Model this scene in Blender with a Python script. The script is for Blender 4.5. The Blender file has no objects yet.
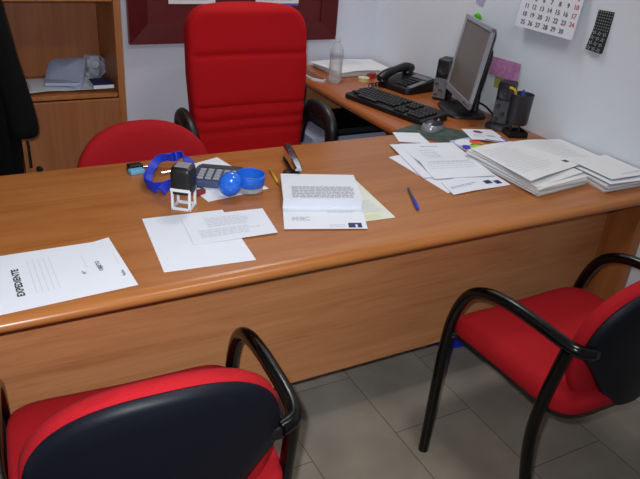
import bpy, bmesh, math, random
from mathutils import Vector, Matrix
PI = math.pi
rnd = random.Random(7)
scene = bpy.context.scene
COL = scene.collection
R = math.radians

# ------------------------------------------------------------------ materials
def lin(c):
    return tuple((x/12.92 if x <= .04045 else ((x+.055)/1.055)**2.4) for x in (v/255 for v in c))

def new_mat(name):
    m = bpy.data.materials.new(name); m.use_nodes = True
    nt = m.node_tree
    return m, nt, nt.nodes['Principled BSDF']

def plain(name, rgb, rough=.5, metal=0., noise=0., nscale=60., bump=0., spec=.5, trans=0., coat=0.):
    m, nt, b = new_mat(name)
    c = lin(rgb) + (1,)
    b.inputs['Roughness'].default_value = rough
    b.inputs['Metallic'].default_value = metal
    b.inputs['Specular IOR Level'].default_value = spec
    b.inputs['Transmission Weight'].default_value = trans
    b.inputs['Coat Weight'].default_value = coat
    b.inputs['Base Color'].default_value = c
    tc = nt.nodes.new('ShaderNodeTexCoord'); n = nt.nodes.new('ShaderNodeTexNoise')
    n.inputs['Scale'].default_value = nscale; n.inputs['Detail'].default_value = 4
    nt.links.new(tc.outputs['Object'], n.inputs['Vector'])
    r = nt.nodes.new('ShaderNodeValToRGB')
    k = 1-noise; k2 = 1+noise*.4
    r.color_ramp.elements[0].position = .3; r.color_ramp.elements[1].position = .7
    r.color_ramp.elements[0].color = (c[0]*k, c[1]*k, c[2]*k, 1)
    r.color_ramp.elements[1].color = (min(1, c[0]*k2), min(1, c[1]*k2), min(1, c[2]*k2), 1)
    nt.links.new(n.outputs['Fac'], r.inputs['Fac']); nt.links.new(r.outputs['Color'], b.inputs['Base Color'])
    if bump:
        bp = nt.nodes.new('ShaderNodeBump'); bp.inputs['Strength'].default_value = bump
        bp.inputs['Distance'].default_value = .002
        nt.links.new(n.outputs['Fac'], bp.inputs['Height']); nt.links.new(bp.outputs['Normal'], b.inputs['Normal'])
    return m

def wood(name, dark, mid, light, axis='x', rough=.32, scale=1.):
    m, nt, b = new_mat(name)
    tc = nt.nodes.new('ShaderNodeTexCoord'); mp = nt.nodes.new('ShaderNodeMapping')
    s = [9*scale]*3; s['xyz'.index(axis)] = .9*scale
    mp.inputs['Scale'].default_value = s
    nt.links.new(tc.outputs['Object'], mp.inputs['Vector'])
    n1 = nt.nodes.new('ShaderNodeTexNoise'); n1.inputs['Scale'].default_value = 1.6; n1.inputs['Detail'].default_value = 7
    n1.inputs['Roughness'].default_value = .62; n1.inputs['Distortion'].default_value = .8
    nt.links.new(mp.outputs['Vector'], n1.inputs['Vector'])
    mp2 = nt.nodes.new('ShaderNodeMapping'); s2 = [120*scale]*3; s2['xyz'.index(axis)] = 4*scale
    mp2.inputs['Scale'].default_value = s2
    nt.links.new(tc.outputs['Object'], mp2.inputs['Vector'])
    n2 = nt.nodes.new('ShaderNodeTexNoise'); n2.inputs['Scale'].default_value = 1.; n2.inputs['Detail'].default_value = 3
    nt.links.new(mp2.outputs['Vector'], n2.inputs['Vector'])
    mx = nt.nodes.new('ShaderNodeMix'); mx.data_type = 'FLOAT'; mx.inputs[0].default_value = .28
    nt.links.new(n1.outputs['Fac'], mx.inputs[2]); nt.links.new(n2.outputs['Fac'], mx.inputs[3])
    r = nt.nodes.new('ShaderNodeValToRGB'); e = r.color_ramp.elements
    e[0].position = .3; e[0].color = lin(dark)+(1,)
    e[1].position = .68; e[1].color = lin(light)+(1,)
    x = e.new(.48); x.color = lin(mid)+(1,)
    nt.links.new(mx.outputs[0], r.inputs['Fac']); nt.links.new(r.outputs['Color'], b.inputs['Base Color'])
    b.inputs['Roughness'].default_value = rough
    b.inputs['Specular IOR Level'].default_value = .32
    return m

DK, MD, LT = (146, 87, 42), (165, 103, 54), (177, 115, 64)
M = {}
M['desk_x'] = wood('beech_grain_x', DK, MD, LT, 'x', .27)
M['desk_panel'] = wood('beech_panel_x', (154, 97, 57), (180, 120, 77), (196, 136, 91), 'x', .42)
M['desk_y'] = wood('beech_grain_y', (138, 74, 36), (160, 90, 44), (174, 102, 52), 'y', .27)
M['desk_z'] = wood('beech_grain_z', (142, 80, 42), (160, 96, 52), (172, 108, 62), 'z', .4)
M['case'] = wood('bookcase_grain', (142, 86, 54), (158, 98, 62), (170, 110, 72), 'z', .35)
M['case_edge'] = wood('bookcase_edge', (146, 88, 46), (170, 106, 58), (186, 122, 70), 'z', .4)
M['wall'] = plain('painted_wall', (222, 230, 240), .8, noise=.03, nscale=3, bump=.05)
M['wall_b'] = plain('painted_wall_back', (212, 216, 230), .8, noise=.03, nscale=3, bump=.05)
M['ceil'] = plain('ceiling_paint', (225, 225, 222), .9, noise=.02)
M['red'] = plain('red_upholstery', (166, 20, 30), .85, noise=.16, nscale=420, bump=.35, spec=.2)
M['red2'] = plain('red_upholstery_office', (176, 10, 20), .85, noise=.14, nscale=420, bump=.3, spec=.2)
M['blk'] = plain('black_lacquered_steel', (5, 5, 6), .2, noise=.1, spec=.35)
M['blkp'] = plain('black_plastic', (14, 15, 17), .42, noise=.15, nscale=200, bump=.08)
M['shell'] = plain('dark_shell_plastic', (10, 12, 24), .5, noise=.15, nscale=300, bump=.12, spec=.25)
M['dkgrey'] = plain('dark_grey_plastic', (44, 46, 50), .45, noise=.1)
M['grey'] = plain('grey_plastic', (112, 114, 120), .4, noise=.08)
M['silver'] = plain('silver_plastic', (168, 170, 178), .3, metal=.5, noise=.05)
M['chrome'] = plain('chrome', (206, 206, 210), .16, metal=1., noise=.04)
M['screen'] = plain('dark_screen', (108, 99, 92), .35, noise=.06, nscale=4)
M['paper'] = plain('white_paper', (226, 230, 240), .75, noise=.02, nscale=12)
M['paper_w'] = plain('warm_white_paper', (224, 226, 228), .78, noise=.03, nscale=12)
M['paper_g'] = plain('pale_green_paper', (220, 224, 210), .78, noise=.05, nscale=18)
M['paper_b'] = plain('bluish_paper', (176, 186, 214), .7, noise=.06, nscale=18)
M['ink'] = plain('printed_ink', (70, 72, 84), .7)
M['ink_l'] = plain('pale_print', (176, 178, 188), .8)
M['ink_ll'] = plain('faint_print', (208, 211, 220), .8)
M['navy'] = plain('navy_print', (26, 34, 92), .6)
M['purple'] = plain('purple_print', (96, 84, 168), .6)
M['redink'] = plain('red_print', (200, 96, 96), .7)
M['blue'] = plain('blue_gloss_plastic', (32, 110, 230), .18, noise=.05, coat=.4)
M['blueband'] = plain('blue_webbing', (22, 50, 190), .55, noise=.15, nscale=300, bump=.2)
M['bluebin'] = plain('blue_bin_plastic', (26, 40, 190), .4, noise=.05)
M['ltblue'] = plain('light_blue_plastic', (112, 178, 214), .4)
M['white'] = plain('white_plastic', (228, 230, 236), .35, noise=.02)
M['yellow'] = plain('yellow_plastic', (206, 164, 36), .4)
M['frame'] = plain('dark_red_lacquer', (84, 6, 11), .42, noise=.12, nscale=30)
M['board'] = plain('dark_red_board', (94, 8, 14), .55, noise=.14, nscale=40)
M['coat'] = plain('black_cloth', (7, 7, 8), .9, noise=.3, nscale=80, bump=.3, spec=.15)
M['green'] = plain('green_gloss', (72, 190, 30), .25, noise=.04)
M['calcbody'] = plain('slate_blue_plastic', (64, 78, 116), .45, noise=.06)
M['calckey'] = plain('grey_keys', (150, 152, 158), .5)
M['pad'] = plain('mouse_pad_print', (66, 82, 76), .65, noise=.75, nscale=26)
M['pink'] = plain('pink_note', (196, 132, 184), .75, noise=.28, nscale=70)
M['ynote'] = plain('yellow_green_note', (176, 172, 88), .75, noise=.05)
M['bag'] = plain('grey_blue_plastic', (160, 168, 194), .45, noise=.12, nscale=14)
M['patt'] = plain('dark_pattern_ground', (26, 30, 44), .6, noise=.05)
M['patt_l'] = plain('pale_green_pattern', (158, 176, 158), .6, noise=.1)
M['orange'] = plain('orange_print', (226, 106, 56), .6)
M['lime'] = plain('lime_print', (176, 206, 38), .6)
M['cobalt'] = plain('cobalt_print', (36, 62, 190), .5)
M['grn'] = plain('green_print', (70, 140, 60), .6)
M['brown'] = plain('brown_cover', (120, 76, 46), .6, noise=.1)
M['dkred'] = plain('dark_red_plastic', (130, 24, 36), .5)

def glass(name, rgb, rough=.02, ior=1.4):
    m, nt, b = new_mat(name)
    b.inputs['Base Color'].default_value = lin(rgb)+(1,)
    b.inputs['Transmission Weight'].default_value = 1
    b.inputs['Roughness'].default_value = rough; b.inputs['IOR'].default_value = ior
    return m
def thin_clear(name, rgb, k):
    m, nt, b = new_mat(name)
    b.inputs['Base Color'].default_value = lin(rgb)+(1,); b.inputs['Roughness'].default_value = .08
    tr = nt.nodes.new('ShaderNodeBsdfTransparent'); mx = nt.nodes.new('ShaderNodeMixShader')
    lw = nt.nodes.new('ShaderNodeLayerWeight'); lw.inputs['Blend'].default_value = .35
    mr = nt.nodes.new('ShaderNodeMapRange'); mr.inputs['To Min'].default_value = k; mr.inputs['To Max'].default_value = min(1, k+.5)
    nt.links.new(lw.outputs['Facing'], mr.inputs['Value']); nt.links.new(mr.outputs['Result'], mx.inputs['Fac'])
    nt.links.new(tr.outputs['BSDF'], mx.inputs[1]); nt.links.new(b.outputs['BSDF'], mx.inputs[2])
    nt.links.new(mx.outputs['Shader'], nt.nodes['Material Output'].inputs['Surface'])
    return m
M['pet'] = thin_clear('clear_bottle_plastic', (226, 230, 238), .17)

M['clear'] = thin_clear('clear_plastic', (214, 218, 222), .28)
M['film'] = plain('crumpled_clear_film', (176, 180, 196), .2, noise=.35, nscale=30, bump=.5)

def tiles():
    m, nt, b = new_mat('grey_floor_tiles')
    tc = nt.nodes.new('ShaderNodeTexCoord'); mp = nt.nodes.new('ShaderNodeMapping')
    # long axis of the tiles runs along y: swap axes by rotating a quarter turn
    mp.inputs['Rotation'].default_value = (0, 0, R(90))
    mp.inputs['Location'].default_value = (.232, .202, 0)
    nt.links.new(tc.outputs['Object'], mp.inputs['Vector'])
    br = nt.nodes.new('ShaderNodeTexBrick')
    br.offset = .5; br.offset_frequency = 2
    br.inputs['Scale'].default_value = 1
    br.inputs['Brick Width'].default_value = .588; br.inputs['Row Height'].default_value = .297
    br.inputs['Mortar Size'].default_value = .0016; br.inputs['Mortar Smooth'].default_value = .2
    br.inputs['Color1'].default_value = lin((150, 143, 130))+(1,)
    br.inputs['Color2'].default_value = lin((158, 151, 137))+(1,)
    br.inputs['Mortar'].default_value = lin((92, 86, 76))+(1,)
    nt.links.new(mp.outputs['Vector'], br.inputs['Vector'])
    n = nt.nodes.new('ShaderNodeTexNoise'); n.inputs['Scale'].default_value = 5; n.inputs['Detail'].default_value = 8
    nt.links.new(tc.outputs['Object'], n.inputs['Vector'])
    r = nt.nodes.new('ShaderNodeValToRGB'); r.color_ramp.elements[0].color = (.78, .78, .78, 1); r.color_ramp.elements[1].color = (1.1, 1.1, 1.08, 1)
    r.color_ramp.elements[0].position = .35; r.color_ramp.elements[1].position = .7
    nt.links.new(n.outputs['Fac'], r.inputs['Fac'])
    mx = nt.nodes.new('ShaderNodeMix'); mx.data_type = 'RGBA'; mx.blend_type = 'MULTIPLY'; mx.inputs[0].default_value = 1
    nt.links.new(br.outputs['Color'], mx.inputs[6]); nt.links.new(r.outputs['Color'], mx.inputs[7])
    nt.links.new(mx.outputs[2], b.inputs['Base Color'])
    b.inputs['Roughness'].default_value = .32; b.inputs['Specular IOR Level'].default_value = .35
    return m
M['tiles'] = tiles()

# ------------------------------------------------------------------ mesh builder
def V(*a): return Vector(a)
def catmull(pts, n=8):
    P = [Vector(p) for p in pts]; out = []
    for i in range(len(P)-1):
        p0 = P[max(i-1, 0)]; p1 = P[i]; p2 = P[i+1]; p3 = P[min(i+2, len(P)-1)]
        for k in range(n):
            t = k/n
            out.append(.5*((2*p1)+(p2-p0)*t+(2*p0-5*p1+4*p2-p3)*t*t+(3*p1-p0-3*p2+p3)*t**3))
    out.append(P[-1]); return out

class MB:
    def __init__(s): s.v = []; s.f = []; s.mi = []; s.sm = []
    def add(s, verts, faces, mi=0, smooth=True):
        b = len(s.v); s.v += [Vector(q) for q in verts]
        for f in faces: s.f.append([b+i for i in f]); s.mi.append(mi); s.sm.append(smooth)
        return s
    def box(s, c, size, bev=.003, mi=0, mat=None, seg=2):
        bm = bmesh.new(); bmesh.ops.create_cube(bm, size=1)
        for q in bm.verts: q.co = Vector((q.co.x*size[0], q.co.y*size[1], q.co.z*size[2]))
        if bev:
            bmesh.ops.bevel(bm, geom=list(bm.edges), offset=min(bev, min(size)*.45), segments=seg, profile=.6, affect='EDGES')
        T = Matrix.Translation(Vector(c)) @ (mat.to_4x4() if mat else Matrix())
        s._bm(bm, T, mi, False); return s
    def _bm(s, bm, T, mi, smooth):
        bm.verts.index_update()
        s.add([T @ q.co for q in bm.verts], [[q.index for q in f.verts] for f in bm.faces], mi, smooth); bm.free()
    def tube(s, pts, r, n=12, mi=0, cap=True, flat=1., smooth_n=0, up=None):
        P = catmull(pts, smooth_n) if smooth_n else [Vector(p) for p in pts]
        rr = r if isinstance(r, (list, tuple)) else [r]*len(P)
        if len(rr) != len(P):
            rr = [rr[min(int(i/(len(P)-1)*(len(rr)-1)), len(rr)-2)]*(1-((i/(len(P)-1)*(len(rr)-1)) % 1 if i < len(P)-1 else 1)) +
                  rr[min(int(i/(len(P)-1)*(len(rr)-1))+1, len(rr)-1)]*((i/(len(P)-1)*(len(rr)-1)) % 1 if i < len(P)-1 else 1) for i in range(len(P))]
        ref = Vector(up) if up else Vector((0, 0, 1)); vs = []; prev = None
        for i, q in enumerate(P):
            t = (P[min(i+1, len(P)-1)]-P[max(i-1, 0)]).normalized()
            if prev is None:
                a = t.cross(ref)
                if a.length < .05: a = t.cross(Vector((1, 0, 0)))
            else: a = prev-t*prev.dot(t)
            a.normalize(); prev = a; b2 = t.cross(a)
            for k in range(n):
                w = 2*PI*k/n; vs.append(q+a*math.cos(w)*rr[i]+b2*math.sin(w)*rr[i]*flat)
        fs = []
        for i in range(len(P)-1):
            for k in range(n): fs.append([i*n+k, i*n+(k+1) % n, (i+1)*n+(k+1) % n, (i+1)*n+k])
        s.add(vs, fs, mi, True)
        if cap:
            m = len(P)-1
            s.add(vs[:n], [list(range(n))[::-1]], mi, False); s.add(vs[m*n:], [list(range(n))], mi, False)
        return s
    def lathe(s, prof, n=28, c=(0, 0, 0), mi=0, axis=None, smooth=True):
        T = Matrix.Translation(Vector(c))
        if axis is not None: T = T @ Vector((0, 0, 1)).rotation_difference(Vector(axis)).to_matrix().to_4x4()
        vs = []
        for r, z in prof:
            for k in range(n):
                w = 2*PI*k/n; vs.append(T @ Vector((r*math.cos(w), r*math.sin(w), z)))
        fs = []
        for i in range(len(prof)-1):
            for k in range(n): fs.append([i*n+k, i*n+(k+1) % n, (i+1)*n+(k+1) % n, (i+1)*n+k])
        s.add(vs, fs, mi, smooth)
        if prof[0][0] > 1e-5: s.add(vs[:n], [list(range(n))[::-1]], mi, False)
        if prof[-1][0] > 1e-5: s.add(vs[-n:], [list(range(n))], mi, False)
        return s
    def rings(s, rings, mi=0, capa=True, capb=True, smooth=True, closed=True):
        n = len(rings[0]); vs = [q for r in rings for q in r]; fs = []
        for i in range(len(rings)-1):
            for k in range(n if closed else n-1): fs.append([i*n+k, i*n+(k+1) % n, (i+1)*n+(k+1) % n, (i+1)*n+k])
        if capa: fs.append(list(range(n))[::-1])
        if capb: fs.append([(len(rings)-1)*n+k for k in range(n)])
        s.add(vs, fs, mi, smooth); return s
    def prism(s, poly, z0, z1, mi=0, smooth=False):
        n = len(poly)
        s.add([(x, y, z0) for x, y in poly]+[(x, y, z1) for x, y in poly],
              [list(range(n))[::-1], list(range(n, 2*n))]+[[i, (i+1) % n, n+(i+1) % n, n+i] for i in range(n)], mi, smooth); return s
    def xform(s, T):
        s.v = [T @ q for q in s.v]; return s
    def build(s, name, mats, parent=None, loc=None, auto=True, sharp=R(40)):
        """links ONE mesh object; loc = its origin in the space the vertices are given in"""
        me = bpy.data.meshes.new(name)
        o = Vector(loc) if loc is not None else Vector((0, 0, 0))
        me.from_pydata([q-o for q in s.v], [], s.f)
        mats = mats if isinstance(mats, (list, tuple)) else [mats]
        for m in mats: me.materials.append(m)
        for i, pl in enumerate(me.polygons): pl.material_index = s.mi[i]; pl.use_smooth = s.sm[i]
        bm = bmesh.new(); bm.from_mesh(me)
        bmesh.ops.remove_doubles(bm, verts=bm.verts, dist=1e-6)
        bmesh.ops.recalc_face_normals(bm, faces=bm.faces)
        for e in bm.edges:
            if len(e.link_faces) == 2 and e.calc_face_angle(0) > sharp: e.smooth = False
        bm.to_mesh(me); bm.free()
        ob = bpy.data.objects.new(name, me); COL.objects.link(ob); ob.location = o
        if parent: ob.parent = parent
        return ob

def tag(o, label=None, cat=None, group=None, kind=None):
    if label: o['label'] = label
    if cat: o['category'] = cat
    if group: o['group'] = group
    if kind: o['kind'] = kind
    return o
def thing(name, label, cat, loc=(0, 0, 0), rz=0, group=None):
    o = bpy.data.objects.new(name, None); COL.objects.link(o); o.empty_display_size = .05
    o.location = loc; o.rotation_euler = (0, 0, rz)
    return tag(o, label, cat, group)
def copy_tree(o, parent=None):
    c = o.copy(); COL.objects.link(c)
    if parent: c.parent = parent
    for ch in list(o.children): copy_tree(ch, c)
    return c
def struct(o): o['kind'] = 'structure'; return o
def Rz(a): return Matrix.Rotation(a, 4, 'Z')

def text_geo(body, size=1.):
    cu = bpy.data.curves.new('t', 'FONT'); cu.body = body; cu.size = size; cu.align_x = 'LEFT'; cu.resolution_u = 2
    ob = bpy.data.objects.new('t', cu); COL.objects.link(ob)
    dg = bpy.context.evaluated_depsgraph_get(); dg.update()
    me = ob.evaluated_get(dg).to_mesh()
    vs = [q.co.copy() for q in me.vertices]; fs = [list(f.vertices) for f in me.polygons]
    ob.evaluated_get(dg).to_mesh_clear(); bpy.data.objects.remove(ob); bpy.data.curves.remove(cu)
    return vs, fs

# ------------------------------------------------------------------ sheets of paper
ZD = .74
class Sheet:
    """corners (x, y): top-left, top-right, bottom-right, bottom-left as seen from the camera"""
    def __init__(s, corners, z, curl=None, nu=8, nv=10, th=.0007, shift=None):
        s.shift = shift
        s.c = [Vector((a[0], a[1], 0)) for a in corners]; s.z = z; s.curl = curl; s.mb = MB()
        g = [[s.S(i/nu, j/nv) for i in range(nu+1)] for j in range(nv+1)]
        W = nu+1; N = W*(nv+1)
        top = [q for r in g for q in r]; bot = [q-Vector((0, 0, th)) for q in top]
        fs = []
        for j in range(nv):
            for i in range(nu):
                a = j*W+i; fs.append([a, a+1, a+W+1, a+W]); fs.append([N+a, N+a+W, N+a+W+1, N+a+1])
        for i in range(nu):
            fs.append([i, N+i, N+i+1, i+1]); a = nv*W+i; fs.append([a, a+1, N+a+1, N+a])
        for j in range(nv):
            a = j*W; fs.append([a, a+W, N+a+W, N+a]); a = j*W+nu; fs.append([a, N+a, N+a+W, a+W])
        s.mb.add(top+bot, fs, 0, True)
    def S(s, u, v, e=0.):
        a = s.c[0].lerp(s.c[1], u); b = s.c[3].lerp(s.c[2], u); q = a.lerp(b, v)
        if s.shift: q += (s.c[3]-s.c[0]).normalized()*s.shift(v)
        q.z = s.z+(s.curl(u, v) if s.curl else 0)+e; return q
    def rect(s, u0, v0, u1, v1, mi=1, e=.0006):
        n = max(1, int((v1-v0)*12)); m = max(1, int((u1-u0)*10)); vs = []; fs = []
        for j in range(n+1):
            for i in range(m+1): vs.append(s.S(u0+(u1-u0)*i/m, v0+(v1-v0)*j/n, e))
        for j in range(n):
            for i in range(m): a = j*(m+1)+i; fs.append([a, a+1, a+m+2, a+m+1])
        s.mb.add(vs, fs, mi, False); return s
    def lines(s, u0, v0, u1, v1, n, mi=1, fill=.5, ragged=.25, words=True):
        for k in range(n):
            a = v0+(v1-v0)*k/n; h = (v1-v0)/n*fill; ue = u1-(u1-u0)*rnd.random()*ragged
            if not words: s.rect(u0, a, ue, a+h, mi); continue
            u = u0
            while u < ue-.01:
                w = .03+.06*rnd.random(); s.rect(u, a, min(u+w, ue), a+h, mi); u += w+.012
        return s
    def text(s, body, org, ud, vd, size, mi=1, e=.0007):
        """org in uv, ud / vd = uv vector of one text unit along reading direction / up"""
        vs, fs = text_geo(body)
        s.mb.add([s.S(org[0]+(ud[0]*q.x+vd[0]*q.y)*size, org[1]+(ud[1]*q.x+vd[1]*q.y)*size, e) for q in vs], fs, mi, False); return s
    def done(s, name, label, cat, mats, group=None):
        c = s.S(.5, .5); c.z = s.z
        return tag(s.mb.build(name, mats, loc=c), label, cat, group)

# ================================================================== ROOM
XW, YB, XL, YF, ZC = .2, 1.8, -2.35, -2.7, 2.6
def slab(name, c, size, m): return struct(MB().box(c, size, 0).build(name, m, loc=c))
slab('floor', ((XW+XL)/2, (YB+YF)/2, -.05), (XW-XL+.4, YB-YF+.4, .1), M['tiles'])
slab('ceiling', ((XW+XL)/2, (YB+YF)/2, ZC+.05), (XW-XL+.4, YB-YF+.4, .1), M['ceil'])
slab('wall_back', ((XW+XL)/2, YB+.05, ZC/2), (XW-XL, .1, ZC), M['wall_b'])
slab('wall_right', (XW+.05, (YB+YF)/2, ZC/2), (.1, YB-YF+.2, ZC), M['wall'])
slab('wall_left', (XL-.05, (YB+YF)/2, ZC/2), (.1, YB-YF+.2, ZC), M['wall'])
slab('wall_front', ((XW+XL)/2, YF-.05, ZC/2), (XW-XL, .1, ZC), M['wall'])

# ================================================================== MAIN DESK
desk = thing('office_desk', 'long beech-coloured office desk with a rounded front edge and wide front panel', 'desk', (-.8, .37, 0))
def local(mb, o): return mb.xform(o.matrix_basis.inverted() if False else (Matrix.Translation(o.location) @ Rz(o.rotation_euler.z)).inverted())
def top_profile(x0, x1, y0, y1, z0, z1, rounded='y0'):
    """slab extruded along x with a bullnose on its y0 side"""
    pr = [(y1, z0), (y1, z1)]
    r = (z1-z0)
    for k in range(11):
        a = PI/2+PI*k/10*1.0
        pr.append((y0+r*.85+math.cos(a)*r*.85, (z0+z1)/2+math.sin(a)*r/2))
    m = MB(); n = len(pr)
    m.add([(x0, y, z) for y, z in pr]+[(x1, y, z) for y, z in pr],
          [list(range(n)), list(range(n, 2*n))[::-1]], 0, False)
    m.add([(x0, y, z) for y, z in pr]+[(x1, y, z) for y, z in pr], [[i, n+i, n+(i+1) % n, (i+1) % n] for i in range(n)], 0, True)
    return m
X0 = -1.86
local(top_profile(X0, XW-.002, 0, .739, .704, .74), desk).build('desktop', M['desk_x'], desk)
local(MB().box(((X0+.03+.148)/2, .165, .4765), (.148-X0-.03, .02, .455), .002), desk).build('modesty_panel', M['desk_panel'], desk)
local(MB().box((.172, .385, .352), (.044, .69, .704), .003), desk).build('side_panel', M['desk_z'], desk)
local(MB().box((X0+.03, .385, .352), (.044, .69, .704), .003), desk).build('side_panel', M['desk_z'], desk)

# ================================================================== RETURN DESK
ret = thing('return_desk', 'narrower beech return desk along the right wall under the monitor and telephone', 'desk', (-.06, 1.27, 0))
m = MB(); pr = []
x0, x1, z0, z1 = -.322, XW-.002, .704, .74
pr = [(x1, z0), (x1, z1)]
for k in range(9):
    a = PI/2+PI*k/8; pr.append((x0+.022+math.cos(a)*.022, .722+math.sin(a)*.018))
n = len(pr); ya, yb = .741, YB-.002
m.add([(x, ya, z) for x, z in pr]+[(x, yb, z) for x, z in pr], [list(range(n))[::-1], list(range(n, 2*n))], 0, False)
m.add([(x, ya, z) for x, z in pr]+[(x, yb, z) for x, z in pr], [[i, n+i, n+(i+1) % n, (i+1) % n] for i in range(n)], 0, True)
local(m, ret).build('desktop', M['desk_y'], ret)
local(MB().box((-.06, 1.775, .352), (.46, .03, .704), .003), ret).build('end_panel', M['desk_panel'], ret)
local(MB().box((.18, 1.25, .46), (.02, 1.0, .48), .003), ret).build('back_panel', M['desk_panel'], ret)

# low drawer unit under the return desk, with a pile of papers and a black folder
dr = thing('drawer_unit', 'low wooden drawer unit under the return desk', 'drawer unit', (-.08, 1.5, 0))
local(MB().box((-.07, 1.52, .225), (.40, .44, .41), .004), dr).build('carcass', M['desk_z'], dr)
for k in range(3):
    d = local(MB().box((-.28, 1.52, .085+k*.135), (.018, .42, .125), .003), dr).build('drawer', M['desk_y'], dr)
    local(MB().tube([(-.288, 1.47, .085+k*.135), (-.305, 1.475, .085+k*.135), (-.305, 1.565, .085+k*.135), (-.288, 1.57, .085+k*.135)], .004, 8), dr).build('handle', M['chrome'], d)
for sx in (-1, 1):
    for sy in (-1, 1):
        local(MB().lathe([(.014, 0), (.016, .004), (.016, .02)], 12, (-.07+sx*.16, 1.52+sy*.18, 0)), dr).build('foot', M['blkp'], dr)
def bundle(mb, corners, z0, n, th, jit, seed, mi=0):
    """a heap of sheets, each laid a little askew"""
    rr = random.Random(seed)
    cx = sum(c[0] for c in corners)/4; cy = sum(c[1] for c in corners)/4
    for k in range(n):
        a = rr.uniform(-jit, jit)*1.2; dx, dy = rr.uniform(-jit, jit)*.12, rr.uniform(-jit, jit)*.12
        q = []
        for x, y in corners:
            X, Y = x-cx, y-cy
            q.append((cx+dx+X*math.cos(a)-Y*math.sin(a), cy+dy+X*math.sin(a)+Y*math.cos(a)))
        mb.prism(q, z0+k*th, z0+(k+1)*th-.0004, mi)
    return mb
tag(bundle(MB(), [(-.32, 1.72), (.08, 1.72), (.08, 1.42), (-.32, 1.42)], .431, 9, .007, .03, 3).build('document_pile', M['paper_b'], loc=(-.12, 1.57, .431)),
    'bluish pile of papers on the low drawer unit under the return desk', 'papers', kind='stuff')
bf = thing('ring_binder', 'black binder lying on the bluish paper pile under the return desk', 'binder', (-.08, 1.56, .497))
local(MB().box((-.08, 1.56, .4995), (.28, .30, .003), .001), bf).build('cover', M['blkp'], bf)
local(MB().box((-.08, 1.56, .5345), (.28, .30, .003), .001), bf).build('cover', M['blkp'], bf)
local(MB().box((-.219, 1.56, .517), (.003, .30, .034), .001), bf).build('spine', M['blkp'], bf)
local(MB().box((-.07, 1.56, .516), (.24, .27, .028), .001), bf).build('pages', M['dkgrey'], bf)

# blue waste bin behind the front panel
bn = thing('waste_bin', 'blue plastic waste bin standing on the floor behind the desk front panel', 'bin', (-.195, .462, 0))
MB().lathe([(0, 0), (.098, 0), (.106, .006), (.128, .28), (.132, .29), (.128, .295), (.123, .286), (.1, .01), (0, .008)], 36).build('bucket', M['bluebin'], bn)
MB().lathe([(.128, .283), (.136, .286), (.137, .297), (.128, .299), (.124, .294), (.126, .285)], 36).build('rim', M['bluebin'], bn)

# ================================================================== GUEST CHAIRS
def superell(a, b, n, k=40):
    out = []
    for i in range(k):
        t = 2*PI*i/k; c, s_ = math.cos(t), math.sin(t)
        out.append((math.copysign(abs(c)**(2/n), c)*a, math.copysign(abs(s_)**(2/n), s_)*b))
    return out
def cushion(outline, layers, fz):
    """layers: (scale, height); fz(x, y, h) -> point"""
    mb = MB(); mb.rings([[fz(x*sc, y*sc, h) for x, y in outline] for sc, h in layers]); return mb

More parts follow.
